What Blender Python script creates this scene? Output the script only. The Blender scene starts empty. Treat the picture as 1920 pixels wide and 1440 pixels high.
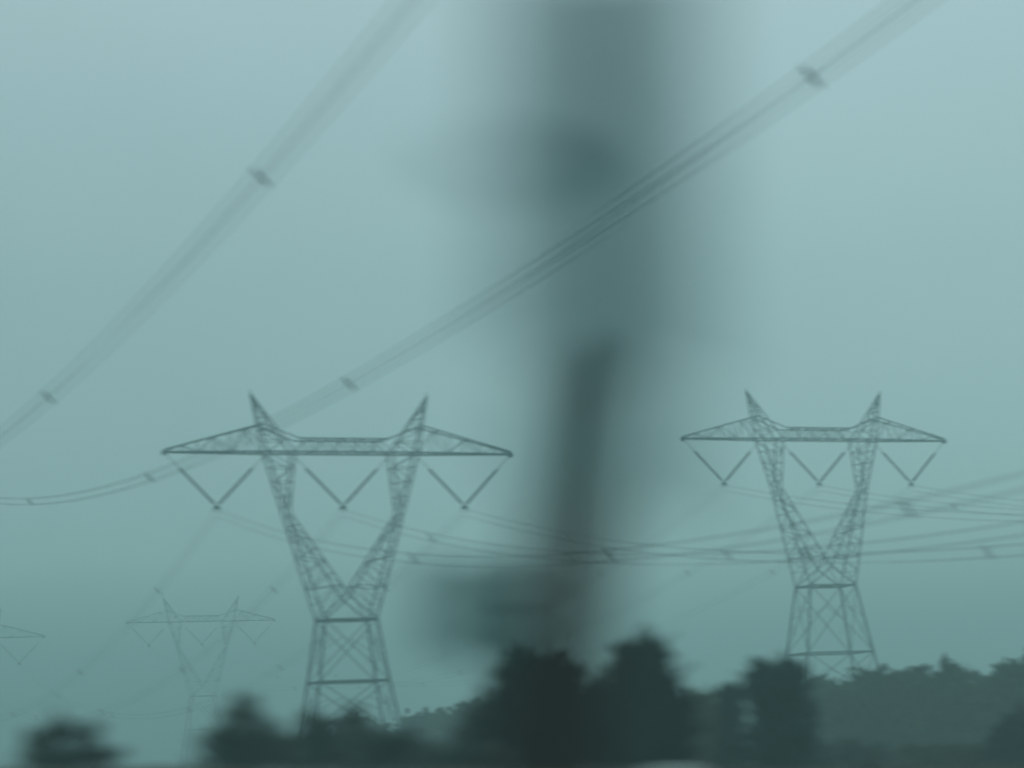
import bpy, bmesh, math, random
import numpy as np
from mathutils import Vector, Matrix

random.seed(7)
scn = bpy.context.scene
COL = scn.collection

# ------------------------------------------------------------------ camera model
F_PX = 4517.0                      # focal length in pixels of the 1920 px wide frame
EYE = 1.35
ROLL = math.radians(2.4)
PITCH = math.atan(720 / F_PX)
CP, SP = math.cos(PITCH), math.sin(PITCH)


def at(px, py, Y):
    """World point seen at photo pixel (px, py) at ground distance Y."""
    dx, dy = px - 960.0, py - 720.0
    xp = dx * math.cos(ROLL) - dy * math.sin(ROLL)
    yp = -(dx * math.sin(ROLL) + dy * math.cos(ROLL))
    d = F_PX * CP - yp * SP
    return Vector((xp / d * Y, Y, EYE + (F_PX * SP + yp * CP) / d * Y))


# ------------------------------------------------------------------ helpers
def tag(o, label=None, cat=None, group=None, kind=None):
    if label: o['label'] = label
    if cat: o['category'] = cat
    if group: o['group'] = group
    if kind: o['kind'] = kind
    return o


def empty(name, loc, rz=0.0):
    o = bpy.data.objects.new(name, None)
    o.empty_display_size = 0.5
    o.location = loc
    o.rotation_euler = (0, 0, rz)
    COL.objects.link(o)
    return o


def copy_tree(o, parent=None):
    c = o.copy()
    COL.objects.link(c)
    if parent is not None:
        c.parent = parent
    for ch in list(o.children):
        copy_tree(ch, c)
    return c


class MB:
    """Collects simple solids; build() links them as one mesh object."""
    def __init__(self):
        self.v, self.f = [], []

    def add(self, vs, fs):
        b = len(self.v)
        self.v += [tuple(x) for x in vs]
        self.f += [tuple(i + b for i in f) for f in fs]

    def bar(self, a, b, w, h=None):
        a, b = Vector(a), Vector(b)
        h = h or w
        d = (b - a)
        if d.length < 1e-6: return
        d.normalize()
        up = Vector((0, 0, 1)) if abs(d.z) < 0.95 else Vector((0, 1, 0))
        s = d.cross(up).normalized()
        t = s.cross(d).normalized()
        vs = []
        for p in (a, b):
            for i, j in ((-1, -1), (1, -1), (1, 1), (-1, 1)):
                vs.append(p + s * (i * w / 2) + t * (j * h / 2))
        self.add(vs, [(0, 1, 2, 3), (7, 6, 5, 4), (0, 4, 5, 1), (1, 5, 6, 2), (2, 6, 7, 3), (3, 7, 4, 0)])

    def tube(self, pts, rad, n=6):
        pts = [Vector(p) for p in pts]
        rs = rad if isinstance(rad, (list, tuple)) else [rad] * len(pts)
        vs, fs = [], []
        for i, p in enumerate(pts):
            d = (pts[min(i + 1, len(pts) - 1)] - pts[max(i - 1, 0)]).normalized()
            up = Vector((0, 0, 1)) if abs(d.z) < 0.9 else Vector((0, 1, 0))
            s = d.cross(up).normalized()
            t = s.cross(d).normalized()
            for k in range(n):
                a = 2 * math.pi * k / n
                vs.append(p + (s * math.cos(a) + t * math.sin(a)) * rs[i])
        for i in range(len(pts) - 1):
            for k in range(n):
                k2 = (k + 1) % n
                fs.append((i * n + k, i * n + k2, (i + 1) * n + k2, (i + 1) * n + k))
        fs.append(tuple(range(n))[::-1])
        fs.append(tuple((len(pts) - 1) * n + k for k in range(n)))
        self.add(vs, fs)

    def box(self, c, s, rot=None):
        c = Vector(c)
        vs = []
        for i in (-1, 1):
            for j in (-1, 1):
                for k in (-1, 1):
                    p = Vector((i * s[0] / 2, j * s[1] / 2, k * s[2] / 2))
                    if rot: p = rot @ p
                    vs.append(c + p)
        self.add(vs, [(0, 1, 3, 2), (4, 6, 7, 5), (0, 4, 5, 1), (2, 3, 7, 6), (0, 2, 6, 4), (1, 5, 7, 3)])

    def build(self, name, mat, parent=None, smooth=False, bevel=0.0):
        me = bpy.data.meshes.new(name)
        me.from_pydata(self.v, [], self.f)
        me.materials.append(mat)
        if smooth:
            me.polygons.foreach_set('use_smooth', [True] * len(me.polygons))
        me.update()
        o = bpy.data.objects.new(name, me)
        COL.objects.link(o)
        if parent is not None: o.parent = parent
        if bevel:
            m = o.modifiers.new('bevel', 'BEVEL'); m.width = bevel; m.segments = 2
        return o


# ------------------------------------------------------------------ materials
def mat(name, col, col2=None, scale=4.0, rough=0.7, metal=0.0, bump=0.0, detail=5.0, spec=0.3):
    m = bpy.data.materials.new(name)
    m.use_nodes = True
    nt = m.node_tree
    b = nt.nodes['Principled BSDF']
    b.inputs['Roughness'].default_value = rough
    b.inputs['Metallic'].default_value = metal
    b.inputs['Specular IOR Level'].default_value = spec
    tc = nt.nodes.new('ShaderNodeTexCoord')
    no = nt.nodes.new('ShaderNodeTexNoise')
    no.inputs['Scale'].default_value = scale
    no.inputs['Detail'].default_value = detail
    nt.links.new(tc.outputs['Object'], no.inputs['Vector'])
    rp = nt.nodes.new('ShaderNodeValToRGB')
    rp.color_ramp.elements[0].position = 0.32
    rp.color_ramp.elements[1].position = 0.68
    rp.color_ramp.elements[0].color = (*col, 1)
    rp.color_ramp.elements[1].color = (*(col2 or col), 1)
    nt.links.new(no.outputs['Fac'], rp.inputs['Fac'])
    nt.links.new(rp.outputs['Color'], b.inputs['Base Color'])
    if bump:
        bp = nt.nodes.new('ShaderNodeBump')
        bp.inputs['Strength'].default_value = bump
        nt.links.new(no.outputs['Fac'], bp.inputs['Height'])
        nt.links.new(bp.outputs['Normal'], b.inputs['Normal'])
    return m


M_STEEL = mat('weathered_galvanised_steel', (.050, .066, .076), (.085, .105, .115), 1.2, 0.75, 0.0)
M_WIRE = mat('weathered_conductor', (.045, .047, .05), (.065, .066, .07), 2.0, 0.7)
M_INSUL = mat('dark_glazed_insulator', (.03, .034, .04), (.05, .052, .058), 3.0, 0.45)
M_GROUND = mat('rough_grass_ground', (.018, .024, .014), (.045, .042, .026), 0.6, 0.95, bump=0.4)
M_LEAF_DEEP = mat('mid_dark_leaf', (.008, .030, .032), (.018, .046, .044), 0.9, 0.9, spec=0.1)
M_LEAF_DARK = mat('dark_evergreen_leaf', (.002, .009, .010), (.006, .017, .016), 0.9, 0.85, spec=0.1)
M_LEAF_MID = mat('olive_green_leaf', (.030, .044, .022), (.058, .062, .034), 0.5, 0.85, spec=0.1)
M_LEAF_BROWN = mat('russet_bare_twig', (.060, .095, .090), (.115, .125, .112), 0.7, 0.9, spec=0.1)
M_LEAF_FAR = mat('mixed_woodland_leaf', (.022, .046, .024), (.052, .062, .030), 0.22, 0.9, spec=0.1)
M_BARK = mat('dark_bark', (.018, .015, .012), (.045, .038, .030), 6.0, 0.95, bump=0.6)
M_POST = mat('dull_teal_painted_post', (.004, .115, .120), (.008, .135, .140), 3.0, 0.8)
M_POLE = mat('brown_timber_post', (.036, .034, .030), (.056, .044, .038), 5.0, 0.9, bump=0.4)
M_BOX = mat('dull_grey_box', (.055, .155, .155), (.07, .175, .175), 4.0, 0.8)
M_PAINT = mat('pale_car_paint', (.24, .26, .25), (.28, .29, .28), 0.5, 0.35, spec=0.5)
M_GLASS = mat('dark_car_glass', (.012, .014, .015), (.016, .018, .02), 1.0, 0.08, spec=0.6)
M_TYRE = mat('black_rubber', (.012, .012, .012), (.02, .02, .02), 8.0, 0.9)
M_RIM = mat('grey_alloy', (.25, .25, .26), (.32, .32, .33), 3.0, 0.4, metal=0.8)
M_LAMP = mat('red_lamp_lens', (.20, .012, .01), (.25, .016, .012), 2.0, 0.3)

# ------------------------------------------------------------------ lattice pylons
YAW = math.atan(0.38)              # the corridor runs off to the far left
CT, ST = math.cos(YAW), math.sin(YAW)


def lattice_strip(mb, p0, p1, q0, q1, n, w):
    """Zig-zag bracing between chord p0-p1 and chord q0-q1."""
    p0, p1, q0, q1 = map(Vector, (p0, p1, q0, q1))
    for i in range(n):
        a, b = i / n, (i + 1) / n
        if i % 2 == 0:
            mb.bar(p0.lerp(p1, a), q0.lerp(q1, b), w)
        else:
            mb.bar(q0.lerp(q1, a), p0.lerp(p1, b), w)
        if 0 < i:
            mb.bar(p0.lerp(p1, a), q0.lerp(q1, a), w * .85)


def pylon(loc, z_arm, z_waist, levels, bases, label, fat=1.0):
    """Single-circuit waist pylon. levels: body girt heights below the waist down to 0; bases: half widths at them."""
    root = empty('lattice_pylon', loc, YAW)
    tag(root, label, 'electricity pylon', 'steel pylons carrying the lines')
    dz = 0.65                              # body depth / width
    LEG, CH, BR = .165 * fat, .11 * fat, .062 * fat
    zs = [z_waist] + levels
    # four legs
    for sx in (-1, 1):
        for sy in (-1, 1):
            m = MB()
            for i in range(len(zs) - 1):
                m.bar((sx * bases[i], sy * bases[i] * dz, zs[i]), (sx * bases[i + 1], sy * bases[i + 1] * dz, zs[i + 1]), LEG)
            m.box((sx * bases[-1], sy * bases[-1] * dz, .12), (.9, .9, .5))
            m.build('leg', M_STEEL, root)
    # girts and cross bracing of the body
    x = MB()
    for i, z in enumerate(zs[:-1]):
        g = MB()
        b = bases[i]; c = b * dz
        cs = [(-b, -c, z), (b, -c, z), (b, c, z), (-b, c, z)]
        for k in range(4):
            g.bar(cs[k], cs[(k + 1) % 4], CH * (1.25 if i < 2 else 1.0), CH * (1.6 if i < 2 else 1.0))
        if i == 0:
            g.bar(cs[0], cs[2], BR); g.bar(cs[1], cs[3], BR)
        g.build('girt', M_STEEL, root)
    for i in range(len(zs) - 1):
        b0, b1 = bases[i], bases[i + 1]
        z0, z1 = zs[i], zs[i + 1]
        A = [Vector((-b0, -b0 * dz, z0)), Vector((b0, -b0 * dz, z0)), Vector((b0, b0 * dz, z0)), Vector((-b0, b0 * dz, z0))]
        B = [Vector((-b1, -b1 * dz, z1)), Vector((b1, -b1 * dz, z1)), Vector((b1, b1 * dz, z1)), Vector((-b1, b1 * dz, z1))]
        for k in range(4):
            k2 = (k + 1) % 4
            if i < len(zs) - 2:
                x.bar(A[k], B[k2], BR * 1.25); x.bar(A[k2], B[k], BR * 1.25)
                # secondary struts to the legs
                for (P, Q, R) in ((A[k], B[k], B[k2]), (A[k2], B[k2], B[k])):
                    mid = P.lerp(R, .28)
                    x.bar(P.lerp(Q, .5), mid, BR * .7)
                    x.bar(P.lerp(Q, .5), P.lerp(R, .62) if False else Q.lerp(R, 0.0).lerp(mid, .4), BR * .6)
            else:
                mid = A[k].lerp(A[k2], .5)
                x.bar(mid, B[k], BR * 1.25); x.bar(mid, B[k2], BR * 1.25)
                for (P, Q) in ((A[k], B[k]), (A[k2], B[k2])):
                    x.bar(P.lerp(Q, .45), mid.lerp(Q, .45), BR * .7)
                    x.bar(P, mid.lerp(Q, .45), BR * .7)
    x.build('body_bracing', M_STEEL, root)

    # Y arms: waist -> pinch -> beam
    zp = z_arm - 5.15
    zc = z_waist + 2.0                      # crotch
    bw, cw = bases[0], bases[0] * dz
    PX, PD = 5.27, .85
    for sx in (-1, 1):
        m = MB()
        for sy in (-1, 1):
            wo = Vector((sx * bw, sy * cw, z_waist)); po = Vector((sx * (PX + .22), sy * PD, zp))
            ao = Vector((sx * 6.98, sy * .95, z_arm)); pi = Vector((sx * (PX - .22), sy * PD, zp - .2))
            ai = Vector((sx * 4.52, sy * .95, z_arm)); cr = Vector((0, sy * cw * .92, zc))
            m.bar(wo, po, CH * 1.1); m.bar(po, ao, CH * 1.1)
            m.bar(cr, pi, CH); m.bar(pi, ai, CH)
            m.bar(cr, Vector((sx * bw, sy * cw, z_waist)), CH)
            lattice_strip(m, wo, po, cr, pi, 7, BR)
            lattice_strip(m, po, ao, pi, ai, 4, BR)
        for (a0, a1, n) in (((sx * bw, cw, z_waist), (sx * (PX + .22), PD, zp), 7), ((sx * (PX + .22), PD, zp), (sx * 6.98, .95, z_arm), 4),
                            ((0, cw * .92, zc), (sx * (PX - .22), PD, zp - .2), 7), ((sx * (PX - .22), PD, zp - .2), (sx * 4.52, .95, z_arm), 4)):
            f = lambda p: (p[0], -p[1], p[2])
            lattice_strip(m, a0, a1, f(a0), f(a1), n, BR * .8)
        m.build('forked_arm', M_STEEL, root)
    # beam between the arms
    zt = z_arm + 1.2
    m = MB()
    for sy in (-1, 1):
        m.bar((-6.98, sy * .95, z_arm), (6.98, sy * .95, z_arm), CH * 1.2)
        m.bar((-4.1, sy * .95, zt), (4.1, sy * .95, zt), CH)
        lattice_strip(m, (-4.5, sy * .95, z_arm), (4.5, sy * .95, z_arm), (-4.1, sy * .95, zt), (4.1, sy * .95, zt), 10, BR)
    lattice_strip(m, (-6.9, -.95, z_arm), (6.9, -.95, z_arm), (-6.9, .95, z_arm), (6.9, .95, z_arm), 12, BR * .8)
    lattice_strip(m, (-4.1, -.95, zt), (4.1, -.95, zt), (-4.1, .95, zt), (4.1, .95, zt), 8, BR * .8)
    m.build('beam', M_STEEL, root)
    for sx in (-1, 1):
        # outer crossarm
        m = MB()
        tip = Vector((sx * 16.0, 0, z_arm))
        for sy in (-1, 1):
            bt = tip + Vector((0, sy * .18, 0)); tt = tip + Vector((0, sy * .18, .22))
            bi = Vector((sx * 6.98, sy * .95, z_arm)); ti = Vector((sx * 7.35, sy * .7, z_arm + 2.5))
            m.bar(bi, bt, CH * 1.3); m.bar(ti, tt, CH)
            lattice_strip(m, bi, bt, ti, tt, 6, BR)
        lattice_strip(m, (sx * 6.98, -.95, z_arm), tip + Vector((0, -.18, 0)), (sx * 6.98, .95, z_arm), tip + Vector((0, .18, 0)), 7, BR * .8)
        m.box(tip + Vector((0, 0, -.05)), (.35, .45, .4))
        m.build('crossarm', M_STEEL, root)
        # earth wire peak
        m = MB()
        ap = Vector((sx * 8.2, 0, z_arm + 5.25))
        for sy in (-1, 1):
            apx = ap + Vector((0, sy * .1, 0))
            o0 = Vector((sx * 6.98, sy * .95, z_arm)); i0 = Vector((sx * 4.52, sy * .95, z_arm))
            m.bar(o0, apx, CH); m.bar(i0, apx, CH)
            lattice_strip(m, o0, apx, i0, apx, 5, BR)
            m.bar((sx * 7.35, sy * .7, z_arm + 2.5), (sx * 4.1, sy * .95, zt), CH * .8)
        lattice_strip(m, (sx * 6.98, -.95, z_arm), ap, (sx * 6.98, .95, z_arm), ap, 5, BR * .8)
        m.bar(ap, ap + Vector((0, 0, .35)), BR * 1.4)
        m.build('peak', M_STEEL, root)
    # V strings of insulators
    for (xa, xb, xm) in ((-15.9, -6.98, -11.45), (-4.52, 4.52, .0), (6.98, 15.9, 11.45)):
        low = Vector((xm, 0, z_arm - 4.75))
        for xs in (xa, xb):
            top = Vector((xs, 0, z_arm - .15))
            m = MB()
            a, b = top.lerp(low, .27), top.lerp(low, .95)
            m.tube([top, a], .035 * fat, 5)
            m.tube([b, low], .04 * fat, 5)
            n = 30
            pts, rr = [], []
            for i in range(n * 2 + 1):
                pts.append(a.lerp(b, i / (n * 2)))
                rr.append((.15 if i % 2 else .075) * fat)
            m.tube(pts, rr, 8)
            m.build('insulator_string', M_INSUL, root)
        m = MB()
        m.box(low + Vector((0, 0, -.12)), (.55, .08, .3))
        m.bar(low + Vector((-.22, 0, -.2)), low + Vector((-.22, 0, -.55)), .06)
        m.bar(low + Vector((.22, 0, -.2)), low + Vector((.22, 0, -.55)), .06)
        m.build('yoke_plate', M_STEEL, root)
    return root


TA = Vector((-15.46, 213.0, 0)); TA_ARM = 29.7
TB = Vector((33.1, 262.0, 0)); TB_ARM = 35.5
TF = Vector((-68.3, 515.0, 0)); TF_ARM = 35.0
TE = Vector((-103.4, 441.0, 0)); TE_ARM = 28.95
pylon(TA, TA_ARM, 14.85, [9.45, 4.5, 0.0], [2.38, 3.17, 4.05, 4.85],
      'big steel lattice pylon left of the blurred posts, the largest and darkest of the pylons')
pylon(TB, TB_ARM, 19.45, [12.2, 6.4, 0.0], [2.73, 3.95, 4.9, 6.0],
      'steel lattice pylon rising behind the hazy tree line, right of the blurred posts')
pylon(TF, TF_ARM, 19.2, [12.2, 6.2, 0.0], [2.5, 3.5, 4.5, 5.5],
      'small distant pylon almost lost in the mist, above the bushes at the lower left', .7)
pylon(TE, TE_ARM, 13.6, [8.0, 4.0, 0.0], [2.4, 3.2, 3.9, 4.6],
      'distant pylon of which only one faint crossarm tip reaches in from the frame edge', .6)

# ------------------------------------------------------------------ conductors
ALONG = Vector((ST, -CT, 0))         # towards the viewer and to the right
ACROSS = Vector((CT, ST, 0))
WR = .017


def bundle(name, label, group, curve, s0, s1, spac, n=70, wr=WR):
    """Four sub-conductors in a bundle along curve(s), with spacers at the given s."""
    root = empty(name, curve(s0))
    tag(root, label, 'power line', group)
    o = Vector(curve(s0))
    pts = [Vector(curve(s0 + (s1 - s0) * i / n)) - o for i in range(n + 1)]
    for (i, j) in ((-1, -1), (1, -1), (1, 1), (-1, 1)):
        off = ACROSS * (i * .30) + Vector((0, 0, j * .30))
        m = MB()
        m.tube([p + off for p in pts], wr, 6)
        m.build('conductor', M_WIRE, root, smooth=True)
    tk = .85 if n > 100 else .6
    for s in spac:
        c = Vector(curve(s)) - o
        m = MB()
        P = lambda a, b, c=c: c + ACROSS * a + Vector((0, 0, b))
        m.tube([P(-.40, .42), P(-.27, .28), P(-.12, .12), P(.12, -.12), P(.27, -.28), P(.40, -.42)],
               [.02 * tk, .055 * tk, .085 * tk, .085 * tk, .055 * tk, .02 * tk], 8)
        m.bar(P(-.30, -.30), P(-.04, -.04), .02); m.bar(P(.30, .30), P(.04, .04), .02)
        for (i, j) in ((-1, -1), (1, -1), (1, 1), (-1, 1)):
            q = P(i * .30, j * .30)
            m.tube([q - ALONG * .09, q + ALONG * .08], .026, 8)
        m.build('spacer', M_INSUL, root)
    return root


def vpoint(T, z_arm, d):
    return T + ACROSS * d + Vector((0, 0, z_arm - 4.75 - .55))


PH = (-11.45, 0.0, 11.45)
WHICH = ('left', 'middle', 'right')
for d, w in zip(PH, WHICH):
    p = vpoint(TA, TA_ARM, d)
    f = lambda s, p=p: p + ALONG * s + Vector((0, 0, .00089 * ((s - 122) ** 2 - 122 ** 2)))
    bundle('conductor_bundle', 'faint wire bundle sagging toward the right edge from the %s insulators of the largest pylon' % w,
           'wires running right from the largest pylon', f, 0, 244, (24, 54, 87.5, 118.5, 150), wr=.010)
    q = vpoint(TE, TE_ARM, d)
    L = (p - q).length
    f = lambda s, p=p, q=q, L=L: p.lerp(q, s / L) + Vector((0, 0, -.0009 * s * (L - s)))
    bundle('conductor_bundle', 'faint wire bundle dropping down to the left from the %s insulators of the largest pylon' % w,
           'wires running left from the largest pylon', f, 0, L, (24, 64, 110, 160, 205), wr=.010)
    p = vpoint(TB, TB_ARM, d)
    f = lambda s, p=p: p + ALONG * s + Vector((0, 0, .00079 * ((s - 135) ** 2 - 135 ** 2)))
    bundle('conductor_bundle', 'faint wire bundle sagging to the right from the %s insulators of the tree line pylon' % w,
           'wires running right from the pylon behind the tree line', f, 0, 270, (27.7, 62, 98, 134), wr=.009)
    q = vpoint(TF, TF_ARM, d)
    L = (p - q).length
    f = lambda s, p=p, q=q, L=L: p.lerp(q, s / L) + Vector((0, 0, -.00077 * s * (L - s)))
    bundle('conductor_bundle', 'faint wire bundle dropping left behind the blurred posts from the tree line pylon\'s %s insulators' % w,
           'wires running left from the pylon behind the tree line', f, 0, L, (34, 72, 115, 165, 215), wr=.009)


def over(X0, up):
    return lambda Y: Vector((X0 - .38 * Y, Y, EYE + up + .00060 * (Y - 130) ** 2))


bundle('conductor_bundle', 'long overhead wire bundle crossing the blurred posts from upper right to the left edge',
       'near wires sweeping overhead', over(40.7, 21.2), -5, 330, (28, 79.2, 130.6, 179.4, 230.5, 280), n=120)
bundle('conductor_bundle', 'steep overhead wire bundle climbing from the left edge to the top of the frame',
       'near wires sweeping overhead', over(25.0, 21.9), -5, 330, (45, 90.3, 135.2, 183, 232), n=120)

# ------------------------------------------------------------------ ground with a low verge bank
def ground_z(x, y):
    h = 0.0
    crest = 1.33 - .042 * max(-12, min(12, x)) + .02 * math.sin(x * .9 + 1) + .012 * math.sin(x * 2.9) + .008 * math.sin(x * 5.1)
    t = (y - 40.0)
    h += crest * math.exp(-(t / (3.5 if t < 0 else 2.5)) ** 2)
    h += .06 * math.sin(x * .11 + y * .07) * min(1, max(0, (y - 40) / 60))
    return h


xs = sorted(set([-690, -500, -350, -250, -180, -130, -100, -80, -60, -50, -40, -34] + [i * .5 for i in range(-56, 57)] +
                [34, 40, 50, 60, 80, 100, 130, 180, 250, 350, 500, 690]))
ys = sorted(set([-50, -30, -15, -5, 0, 5, 8, 12, 16, 20, 25] + [28 + i * .6 for i in range(36)] + [53, 60, 70, 85, 100, 130, 160, 200, 250, 300, 370, 450, 550, 700, 880]))
V = [(x, y, ground_z(x, y)) for y in ys for x in xs]
W = len(xs)
Fc = [(j * W + i, j * W + i + 1, (j + 1) * W + i + 1, (j + 1) * W + i) for j in range(len(ys) - 1) for i in range(W - 1)]
g = MB(); g.add(V, Fc)
tag(g.build('ground', M_GROUND, smooth=True), kind='structure')

# ------------------------------------------------------------------ trees and shrubs
def leaf_mesh(name, clumps, n, size, mat_, rng, parent, spiky=0.0):
    """clumps: (x, y, z, rx, ry, rz) ellipsoids filled with small leaf faces, ragged at the rim."""
    sat = []
    for c in clumps:                      # small outlying sprays that break up every outline
        for _ in range(9):
            d = rng.normal(size=3); d[2] = abs(d[2]) * .9; d /= np.linalg.norm(d)
            q = rng.uniform(.14, .30)
            e = rng.uniform(.95, 1.38)
            sat.append((c[0] + d[0] * c[3] * e, c[1] + d[1] * c[4] * e, c[2] + d[2] * c[5] * e, c[3] * q * .8, c[4] * q * .8, c[5] * q * 1.25))
    if size > .2: sat = [q for q in sat if rng.random() < .5]
    clumps = list(clumps) + sat
    vol = np.array([c[3] * c[4] * c[5] for c in clumps]) ** .80
    cnt = rng.multinomial(n, vol / vol.sum())
    P, Dn = [], []
    for c, k in zip(clumps, cnt):
        d = rng.normal(size=(k, 3)); d /= np.linalg.norm(d, axis=1)[:, None]
        r = rng.random(k) ** .42 * (1 + rng.normal(size=k) * .08)
        r = np.where(rng.random(k) < .16, rng.uniform(.9, 1.42, size=k), r)
        if size < .2:                     # near bushes thin out gradually towards their rims
            r = np.where(rng.random(k) < .55, np.abs(rng.normal(size=k)) * .72, r)
        lump = 1 + .18 * np.sin(d[:, 0] * 5 + c[0] * 3) * np.sin(d[:, 2] * 6 + c[2]) + .12 * np.sin(d[:, 1] * 9 + d[:, 2] * 7)
        p = d * (r * lump)[:, None] * np.array(c[3:6]) + np.array(c[0:3])
        P.append(p); Dn.append(d)
    for c in clumps[:len(clumps) - len(sat)]:   # long upright sprays reaching out of the crown
        for _ in range(int(rng.integers(6, 12)) if size < .2 else 0):
            d = rng.normal(size=3); d[2] = abs(d[2]) + .6; d /= np.linalg.norm(d)
            k = int(rng.integers(8, 20))
            t = rng.uniform(.75, rng.uniform(1.3, 1.95), size=k)
            q = d * t[:, None] * np.array(c[3:6]) + np.array(c[0:3]) + rng.normal(size=(k, 3)) * size * .3
            P.append(q); Dn.append(np.tile(d, (k, 1)))
    P = np.concatenate(P); Dn = np.concatenate(Dn)
    P[:, 2] = np.maximum(P[:, 2], .05)
    k = len(P)
    a = rng.normal(size=(k, 3)) + Dn * (.5 + spiky) + np.array([0, 0, .3 + spiky])
    a /= np.linalg.norm(a, axis=1)[:, None]
    b = np.cross(a, rng.normal(size=(k, 3))); b /= np.linalg.norm(b, axis=1)[:, None]
    s = size * (.6 + .8 * rng.random(k))[:, None]
    la, lb = a * s * (1 + spiky * 1.2), b * s * (.45 / (1 + spiky))
    Q = np.stack([P - la * .5, P + lb, P + la, P - lb], axis=1).reshape(-1, 3)
    me = bpy.data.meshes.new(name)
    me.vertices.add(4 * k); me.vertices.foreach_set('co', Q.astype(np.float32).ravel())
    me.loops.add(4 * k); me.loops.foreach_set('vertex_index', np.arange(4 * k, dtype=np.int32))
    me.polygons.add(k)
    me.polygons.foreach_set('loop_start', np.arange(0, 4 * k, 4, dtype=np.int32))
    me.materials.append(mat_)
    me.update(calc_edges=True)
    o = bpy.data.objects.new(name, me)
    COL.objects.link(o); o.parent = parent
    return o


def plant(name, cat, label, px, base_clumps, depth, n, size, mat_, seed, group=None, spiky=0.0, twigs=0, thick=1.0):
    """base_clumps in photo pixels: (px, py, rx, ry) at the plant's distance."""
    rng = np.random.default_rng(seed)
    c0 = at(px, 1440, depth)
    root = empty(name, (c0.x, depth, 0))
    tag(root, label, cat, group)
    k = depth / F_PX
    cl = []
    for (qx, qy, rx, ry) in base_clumps:
        p = at(qx, qy, depth)
        dy = rng.uniform(-.25, .25) * rx * k
        cl.append((p.x - c0.x, dy, p.z, rx * k, rx * k * thick, ry * k))
    leaf_mesh('crown', cl, n, size, mat_, rng, root, spiky)
    # trunk with limbs reaching into every clump
    m = MB()
    top = max(cl, key=lambda c: c[2])
    H = top[2]
    tr = max(.05, H * .022)
    pts = [Vector((top[0] * t * t * .9 + .04 * H * math.sin(t * 5 + seed), top[1] * t, H * t)) for t in (0, .2, .4, .6, .8, 1)]
    m.tube(pts, [tr * 1.35, tr, tr * .85, tr * .65, tr * .45, tr * .2], 8)
    for c in cl:
        if c is top: continue
        s = pts[1].lerp(pts[3], rng.random())
        e = Vector(c[:3])
        mid = s.lerp(e, .55) + Vector((0, 0, .06 * H))
        m.tube([s, mid, e], [tr * .5, tr * .35, tr * .12], 6)
    for _ in range(twigs):
        c = cl[rng.integers(len(cl))]
        d = Vector(rng.normal(size=3)); d.z = abs(d.z) + .5; d.normalize()
        s = Vector(c[:3]); R = max(c[3], c[5])
        e = s + Vector((d.x * c[3], d.y * c[4], d.z * c[5])) * rng.uniform(1.0, 1.35)
        mid = s.lerp(e, .6) + Vector(rng.normal(size=3)) * R * .06
        m.tube([s, mid, e], [tr * .22, tr * .15, tr * .05], 5)
    m.build('trunk', M_BARK, root, smooth=True)
    return root


# the dark pair in front of the posts' foot
plant('evergreen_tree', 'tree', 'very dark squat tree with a ragged flat top at the foot of the blurred posts', 1030,
      [(1000, 1280, 42, 40), (962, 1272, 24, 28), (1044, 1276, 26, 28), (985, 1310, 50, 50), (1045, 1300, 60, 48), (1010, 1370, 85, 60), (1085, 1345, 44, 40), (1100, 1385, 75, 60),
       (950, 1390, 45, 60), (1030, 1430, 110, 60), (1056, 1272, 16, 20), (960, 1250, 10, 16)], 58, 15000, .13, M_LEAF_DARK, 3, spiky=.6, twigs=40)
plant('evergreen_tree', 'tree', 'dark tree with a tall rounded crown right beside the squat one below the blurred posts', 1205,
      [(1207, 1250, 40, 42), (1205, 1295, 46, 48), (1165, 1320, 34, 42), (1240, 1310, 30, 50), (1200, 1350, 78, 60), (1245, 1370, 42, 60),
       (1160, 1390, 60, 60), (1215, 1430, 80, 60), (1180, 1240, 11, 20), (1236, 1240, 13, 22)], 61, 13000, .13, M_LEAF_DARK, 5, spiky=.5, twigs=36)
plant('shrub', 'shrub', 'bristly shrub with thin bare twigs at the left side of the squat dark tree', 925,
      [(925, 1375, 34, 44), (950, 1345, 20, 42), (902, 1400, 40, 50), (935, 1430, 60, 40)], 66, 3000, .14, M_LEAF_BROWN, 8, spiky=1.4, twigs=46)
# shrubs to the right
plant('shrub', 'shrub', 'olive shrub between the tall rounded dark tree and the narrow dark column', 1318,
      [(1310, 1335, 38, 34), (1340, 1360, 45, 50), (1295, 1385, 45, 60), (1330, 1430, 75, 60)], 98, 3600, .26, M_LEAF_MID, 11, twigs=10)
plant('columnar_shrub', 'shrub', 'narrow dark upright shrub just left of the broad flat topped one', 1372,
      [(1372, 1315, 14, 22), (1372, 1360, 16, 46), (1372, 1420, 18, 50)], 84, 3200, .16, M_LEAF_DEEP, 13, twigs=10, spiky=.4)
plant('round_topped_shrub', 'shrub', 'broad dark flat topped shrub in front of the tree line pylon\'s foot', 1460,
      [(1460, 1290, 46, 34), (1428, 1300, 22, 36), (1495, 1295, 22, 36), (1460, 1350, 50, 60), (1462, 1415, 54, 70), (1432, 1268, 16, 16), (1488, 1266, 14, 14)],
      76, 7600, .15, M_LEAF_DEEP, 17, twigs=26, spiky=.4)
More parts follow.
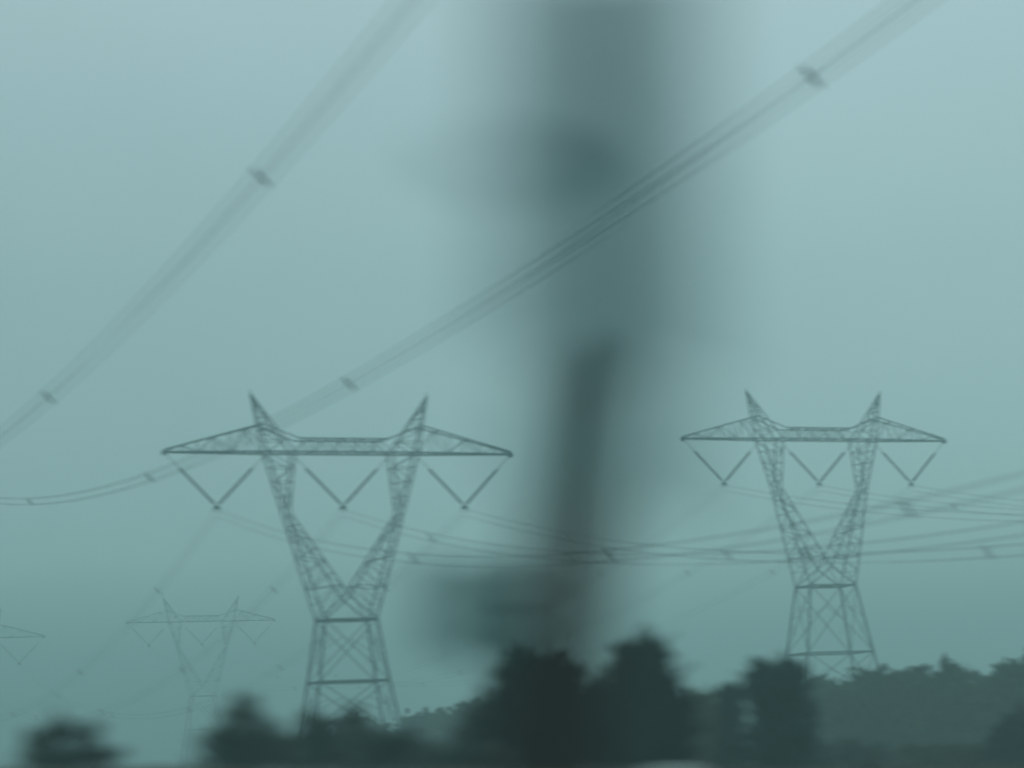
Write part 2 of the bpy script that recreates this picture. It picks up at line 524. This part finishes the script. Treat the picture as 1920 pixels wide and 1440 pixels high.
# right tree line: trees one can tell apart by their tops
WOOD = 'hazy trees of the tree line'
line_lbl = 'hazy mid green tree in the continuous tree line under the right hand pylon'
row = [
    (1555, [(1550, 1312, 46, 30), (1570, 1350, 60, 50), (1555, 1410, 70, 60)], 172, 'low olive tree at the start of the tree line beside the flat topped dark shrub'),
    (1635, [(1640, 1290, 36, 34), (1615, 1325, 44, 45), (1640, 1370, 60, 60), (1635, 1425, 70, 60)], 160, 'hazy tree with a rounded hump against the right pylon\'s outer leg'),
    (1700, [(1705, 1292, 34, 28), (1690, 1330, 50, 45), (1705, 1390, 60, 70)], 166, 'low rounded hazy tree between the pylon side hump and the pointed tree'),
    (1780, [(1783, 1266, 19, 26), (1760, 1300, 44, 38), (1800, 1315, 44, 44), (1780, 1370, 66, 66), (1780, 1425, 70, 50)], 158, 'hazy tree with a small pointed tuft standing above the tree line'),
    (1850, [(1850, 1298, 36, 30), (1845, 1345, 50, 50), (1850, 1405, 62, 60)], 170, 'low hazy tree in the dip beside the pointed tree line tuft'),
    (1905, [(1890, 1272, 30, 30), (1930, 1268, 34, 34), (1905, 1320, 55, 50), (1910, 1390, 68, 70)], 156, 'tall hazy tree that ends the tree line at the right frame edge'),
]
for i, (px, cl, dep, lb) in enumerate(row):
    plant('woodland_tree', 'tree', lb, px, cl, dep, 4200, .42, M_LEAF_FAR, 30 + i, group=WOOD, twigs=8)
plant('shrub', 'shrub', 'dark low shrub in the bottom right corner in front of the tree line', 1900,
      [(1895, 1400, 40, 36), (1935, 1385, 40, 46), (1900, 1440, 70, 40)], 96, 2400, .22, M_LEAF_DARK, 41, twigs=8)
plant('shrub', 'shrub', 'low brownish shrub at the bottom edge below the low olive tree', 1560,
      [(1540, 1428, 45, 26), (1590, 1424, 50, 26), (1640, 1432, 50, 24)], 90, 2200, .2, M_LEAF_BROWN, 43, twigs=10)
plant('shrub', 'shrub', 'low scrubby shrub at the bottom edge below the pointed tree line tuft', 1760,
      [(1720, 1430, 50, 24), (1775, 1426, 50, 26), (1830, 1430, 45, 24)], 104, 2200, .22, M_LEAF_MID, 44, twigs=8)
# far hazy row behind the big pylon's feet
row = [
    (665, [(662, 1372, 30, 26), (690, 1395, 46, 36), (650, 1420, 60, 40)], 236, 'faint rounded tree seen between the legs of the largest pylon'),
    (800, [(790, 1362, 40, 24), (830, 1375, 40, 34), (800, 1415, 66, 44)], 228, 'faint tree just right of the foot of the largest pylon'),
    (885, [(885, 1350, 40, 28), (860, 1380, 44, 36), (895, 1410, 60, 50)], 216, 'faint tree between the largest pylon and the bristly bare twigged shrub'),
]
for i, (px, cl, dep, lb) in enumerate(row):
    plant('woodland_tree', 'tree', lb, px, cl, dep, 3000, .5, M_LEAF_FAR, 50 + i, group='faint trees behind the largest pylon', twigs=6)
# near blurred bushes on the left
plant('bush', 'bush', 'blurred dark bush standing alone near the lower left corner', 130,
      [(108, 1394, 24, 30), (74, 1412, 24, 26), (150, 1400, 26, 30), (120, 1434, 66, 26), (196, 1434, 28, 18)], 45, 620, .10, M_LEAF_BROWN, 61, twigs=40, spiky=.6)
plant('bush', 'bush', 'blurred dark bush with a twiggy top between the small distant pylon and the largest one', 450,
      [(446, 1362, 24, 36), (414, 1400, 26, 26), (488, 1390, 28, 34), (450, 1430, 70, 34), (525, 1424, 34, 26)], 47, 1300, .105, M_LEAF_BROWN, 62, twigs=44, spiky=.6)
plant('bush', 'bush', 'blurred dark bush hiding the near left foot of the largest pylon', 590,
      [(585, 1385, 36, 32), (612, 1400, 34, 34), (580, 1425, 60, 36)], 54, 900, .11, M_LEAF_BROWN, 63, twigs=30, spiky=.6)
plant('bush', 'bush', 'small blurred bush with an upright tuft under the middle of the largest pylon', 668,
      [(664, 1372, 14, 30), (672, 1402, 30, 30), (668, 1430, 50, 26)], 62, 700, .13, M_LEAF_BROWN, 64, twigs=24, spiky=.6)
plant('bush', 'bush', 'low blurred bush hiding the right foot of the largest pylon', 740,
      [(735, 1408, 34, 26), (770, 1425, 40, 26), (715, 1428, 40, 28)], 56, 900, .12, M_LEAF_BROWN, 65, twigs=24, spiky=.6)
plant('bush', 'bush', 'low dark strip of bramble left of the bristly shrub along the bottom edge', 850,
      [(810, 1438, 44, 14), (870, 1434, 44, 18), (905, 1430, 40, 22)], 50, 3200, .10, M_LEAF_BROWN, 66, twigs=16, spiky=.5)

# ------------------------------------------------------------------ out-of-focus posts close to the camera
d1, d2 = 6.8, 13.4
k1 = d1 / F_PX
ctr = at(1150, 520, d1)
sign = empty('hanging_sign', (ctr.x, d1, 0))
tag(sign, 'long dull teal panel hanging down from above in the middle, hugely out of focus', 'hanging sign')
ztop = at(1150, -60, d1).z
zlow = at(1150, 960, d1).z
zb = at(1150, 372, d1).z


def plate(x0, x1, za0, za1, zt0, zt1, y0, y1):
    mm = MB()
    vs = [(x0, y0, za0), (x1, y0, za1), (x1, y0, zt1), (x0, y0, zt0), (x0, y1, za0), (x1, y1, za1), (x1, y1, zt1), (x0, y1, zt0)]
    mm.add(vs, [(0, 1, 2, 3), (7, 6, 5, 4), (0, 4, 5, 1), (1, 5, 6, 2), (2, 6, 7, 3), (3, 7, 4, 0)])
    return mm


def tapered(xa0, xa1, xb0, xb1, za0, za1, zt, y0, y1):
    mm = MB()
    vs = [(xa0, y0, za0), (xa1, y0, za1), (xb1, y0, zt), (xb0, y0, zt), (xa0, y1, za0), (xa1, y1, za1), (xb1, y1, zt), (xb0, y1, zt)]
    mm.add(vs, [(0, 1, 2, 3), (7, 6, 5, 4), (0, 4, 5, 1), (1, 5, 6, 2), (2, 6, 7, 3), (3, 7, 4, 0)])
    return mm


zmid = at(1150, 690, d1).z
tapered(-158 * k1, 104 * k1, -116 * k1, 132 * k1, zmid + .06, zmid - .04, ztop, -.02, .02).build('panel', M_POST, sign, bevel=.006)
tapered(-118 * k1, 22 * k1, -104 * k1, 52 * k1, zlow + .08, zlow - .05, zmid - .05, -.02, .02).build('lower_panel', M_POST, sign, bevel=.006)
for x in (-62, 0):
    m = MB(); m.tube([(x * k1, 0, zmid - .1), (x * k1, 0, zmid + .09)], .012, 8); m.build('hanger', M_POLE, sign)
plate(-235 * k1, 10 * k1, zb + .10, zb - .04, zb + .20, zb + .07, .021, .06).build('crossbar', M_BOX, sign, bevel=.006)
m = MB(); m.tube([(-.5, 0, ztop + .16), (4.2, 0, ztop + .16)], .07, 10); m.build('arm', M_POLE, sign, smooth=True)
for x in (-.12, .12):
    m = MB(); m.tube([(x, 0, ztop - .01), (x, 0, ztop + .10)], .015, 8); m.build('hanger', M_POLE, sign)
m = MB(); m.tube([(4.2, 0, -.05), (4.2, 0, ztop + .3)], .10, 12); m.build('mast', M_POLE, sign, smooth=True)

b = at(962, 1440, d2)
pole = empty('roadside_post', (b.x, d2, 0))
tag(pole, 'leaning blurred brown post with a dull box low on its side, below the hanging panel', 'post')
k2 = d2 / F_PX
tp = at(1112, 648, d2)
dx = tp.x - b.x
m = MB(); m.tube([(-.02, 0, -.1), (dx * .4, 0, tp.z * .4), (dx * .97, 0, tp.z - .08), (dx, 0, tp.z)], [66 * k2, 72 * k2, 84 * k2, 72 * k2], 24)
m.build('shaft', M_POLE, pole, smooth=True)
za, zc = at(900, 1230, d2).z, at(900, 1060, d2).z
X = lambda px: at(px, 1140, d2).x - b.x
plate(X(826), X(938), za + .03, za - .06, zc + .03, zc, -.16, .16).build('side_box', M_BOX, pole, bevel=.02)
for q in (.3, .7):
    zq = za + (zc - za) * q
    m = MB(); m.bar((X(934), 0, zq), (dx * zq / tp.z - .05, 0, zq), .05); m.build('bracket', M_POLE, pole)

# ------------------------------------------------------------------ pale car of which only the roof rises into view
CY = 52.0
cx = at(1250, 1440, CY).x - .38
car = empty('parked_car', (cx, CY, at(1250, 1433, CY).z - 1.5), math.radians(3))
tag(car, 'pale car with only its rounded roof rising into the bottom edge below the dark trees', 'car')


def loft(mb, secs):
    n = len(secs[0]); vs = []; fs = []
    for s in secs: vs += s
    for i in range(len(secs) - 1):
        for j in range(n):
            j2 = (j + 1) % n
            fs.append((i * n + j, i * n + j2, (i + 1) * n + j2, (i + 1) * n + j))
    fs.append(tuple(range(n))[::-1]); fs.append(tuple((len(secs) - 1) * n + j for j in range(n)))
    mb.add(vs, fs)


def ring(x, hw, z0, z1, r=.12):
    return [(x, -hw, z0 + r), (x, -hw, z1 - r), (x, -hw + r, z1), (x, hw - r, z1), (x, hw, z1 - r), (x, hw, z0 + r), (x, hw - r, z0), (x, -hw + r, z0)]


m = MB()
loft(m, [ring(-2.05, .70, .35, .72), ring(-1.9, .82, .26, .86), ring(-1.0, .86, .22, .93), ring(1.5, .86, .22, .95), ring(1.95, .80, .26, .90), ring(2.08, .70, .36, .78)])
cb = m.build('body', M_PAINT, car, smooth=False, bevel=.04)
m = MB()
loft(m, [ring(-.95, .72, .93, .97, .015), ring(-.35, .60, .93, 1.29, .06), ring(1.1, .58, .93, 1.29, .06), ring(1.75, .70, .93, .97, .015)])
m.build('cabin_glass', M_GLASS, car)
m = MB()
secs = []
for t in range(11):
    x = -.50 + 1.76 * t / 10
    u = (t / 10 - .5) * 2
    zt_ = 1.41 + .09 * (1 - abs(u) ** 2.4)
    secs.append([(x, -.66, 1.25), (x, -.63, zt_ - .13), (x, -.50, zt_ - .075), (x, -.28, zt_ - .022), (x, 0, zt_), (x, .28, zt_ - .022), (x, .50, zt_ - .075), (x, .63, zt_ - .13), (x, .66, 1.25)])
loft(m, secs)
m.build('roof', M_PAINT, car, smooth=True)
for sx in (-1.25, 1.3):
    for sy in (-1, 1):
        wv = empty('wheel', (sx, sy * .76, .31)); wv.parent = car
        m = MB(); m.tube([(0, -.10, 0), (0, -.09, 0), (0, .09, 0), (0, .10, 0)], [.27, .31, .31, .27], 24); m.build('tyre', M_TYRE, wv)
        m = MB(); m.tube([(0, -.115, 0), (0, .115, 0)], .19, 18); m.build('rim', M_RIM, wv)
for sy in (-1, 1):
    m = MB(); m.box((2.06, sy * .58, .70), (.08, .22, .14)); m.build('tail_lamp', M_LAMP, car, bevel=.015)
    m = MB(); m.box((-2.03, sy * .56, .62), (.08, .26, .12)); m.build('headlamp', M_GLASS, car, bevel=.015)

# ------------------------------------------------------------------ haze
HZ = bpy.data.materials.new('pale_haze')
HZ.use_nodes = True
nt = HZ.node_tree
nt.nodes.remove(nt.nodes['Principled BSDF'])
vol = nt.nodes.new('ShaderNodeVolumePrincipled')
vol.inputs['Color'].default_value = (.545, .74, .73, 1)
vol.inputs['Density'].default_value = 0.0027
vol.inputs['Anisotropy'].default_value = 0.35
nt.links.new(vol.outputs['Volume'], nt.nodes['Material Output'].inputs['Volume'])
m = MB(); m.box((0, 420, 22.5), (1400, 960, 47.0))
hz = m.build('haze', HZ)
tag(hz, kind='stuff')

# ------------------------------------------------------------------ sky and light
SUN_EL, SUN_AZ = math.radians(40), math.radians(38)
w = bpy.data.worlds.new('World'); scn.world = w
w.use_nodes = True
nt = w.node_tree
bg = nt.nodes['Background']
sky = nt.nodes.new('ShaderNodeTexSky'); sky.sky_type = 'NISHITA'; sky.sun_disc = False
sky.sun_elevation = SUN_EL; sky.sun_rotation = SUN_AZ
geo = nt.nodes.new('ShaderNodeTexCoord')
sep = nt.nodes.new('ShaderNodeSeparateXYZ')
nt.links.new(geo.outputs['Generated'], sep.inputs[0])
rp = nt.nodes.new('ShaderNodeValToRGB')
E = rp.color_ramp.elements
E[0].position = 0.0; E[0].color = (.040, .125, .120, 1)
E[1].position = 1.0; E[1].color = (.46, .70, .715, 1)
for pos, c in ((.03, (.080, .190, .183)), (.09, (.340, .540, .540)), (.20, (.340, .520, .530)), (.32, (.430, .610, .635))):
    e = E.new(pos); e.color = (*c, 1)
nt.links.new(sep.outputs['Z'], rp.inputs['Fac'])
# soft cloud mottling
no = nt.nodes.new('ShaderNodeTexNoise'); no.inputs['Scale'].default_value = 6.0; no.inputs['Detail'].default_value = 3
nt.links.new(geo.outputs['Generated'], no.inputs['Vector'])
mr = nt.nodes.new('ShaderNodeMapRange'); mr.inputs['To Min'].default_value = 9.0; mr.inputs['To Max'].default_value = 11.0
nt.links.new(no.outputs['Fac'], mr.inputs['Value'])
ax = nt.nodes.new('ShaderNodeMapRange')
ax.inputs['From Min'].default_value = -.25; ax.inputs['From Max'].default_value = .5
ax.inputs['To Min'].default_value = .96; ax.inputs['To Max'].default_value = 1.19
nt.links.new(sep.outputs['X'], ax.inputs['Value'])
mu = nt.nodes.new('ShaderNodeMath'); mu.operation = 'MULTIPLY'
nt.links.new(mr.outputs['Result'], mu.inputs[0]); nt.links.new(ax.outputs['Result'], mu.inputs[1])
sc = nt.nodes.new('ShaderNodeVectorMath'); sc.operation = 'SCALE'
nt.links.new(rp.outputs['Color'], sc.inputs[0]); nt.links.new(mu.outputs['Value'], sc.inputs['Scale'])
mix = nt.nodes.new('ShaderNodeMix'); mix.data_type = 'RGBA'
mix.inputs['Factor'].default_value = 0.92
nt.links.new(sky.outputs['Color'], mix.inputs[6]); nt.links.new(sc.outputs['Vector'], mix.inputs[7])
nt.links.new(mix.outputs[2], bg.inputs['Color'])
bg.inputs['Strength'].default_value = 0.1

sl = bpy.data.lights.new('sun', 'SUN'); sl.energy = 0.7; sl.angle = math.radians(20); sl.color = (.84, 1.0, .975)
so = bpy.data.objects.new('sun', sl); COL.objects.link(so)
so.rotation_euler = (math.pi / 2 - SUN_EL, 0, math.pi - SUN_AZ)

# ------------------------------------------------------------------ camera
cam = bpy.data.cameras.new('camera')
co = bpy.data.objects.new('camera', cam); COL.objects.link(co)
co.matrix_world = Matrix.Translation((0, 0, EYE)) @ Matrix.Rotation(math.pi / 2 + PITCH, 4, 'X') @ Matrix.Rotation(-ROLL, 4, 'Z')
cam.sensor_width = 36.0
cam.lens = 36.0 * F_PX / 1920.0
cam.clip_start = .1; cam.clip_end = 5000
cam.dof.use_dof = True
cam.dof.focus_distance = 3000.0
RX, RATIO = .34, .40
cam.dof.aperture_ratio = RATIO
cam.dof.aperture_fstop = (cam.lens / 1000.0) / (2 * RX * RATIO)
scn.camera = co

scn.render.engine = 'CYCLES'
scn.cycles.use_denoising = True
scn.cycles.max_bounces = 6
scn.cycles.volume_bounces = 2
scn.view_settings.view_transform = 'Standard'
scn.view_settings.look = 'None'
scn.view_settings.exposure = 0
scn.view_settings.gamma = 1
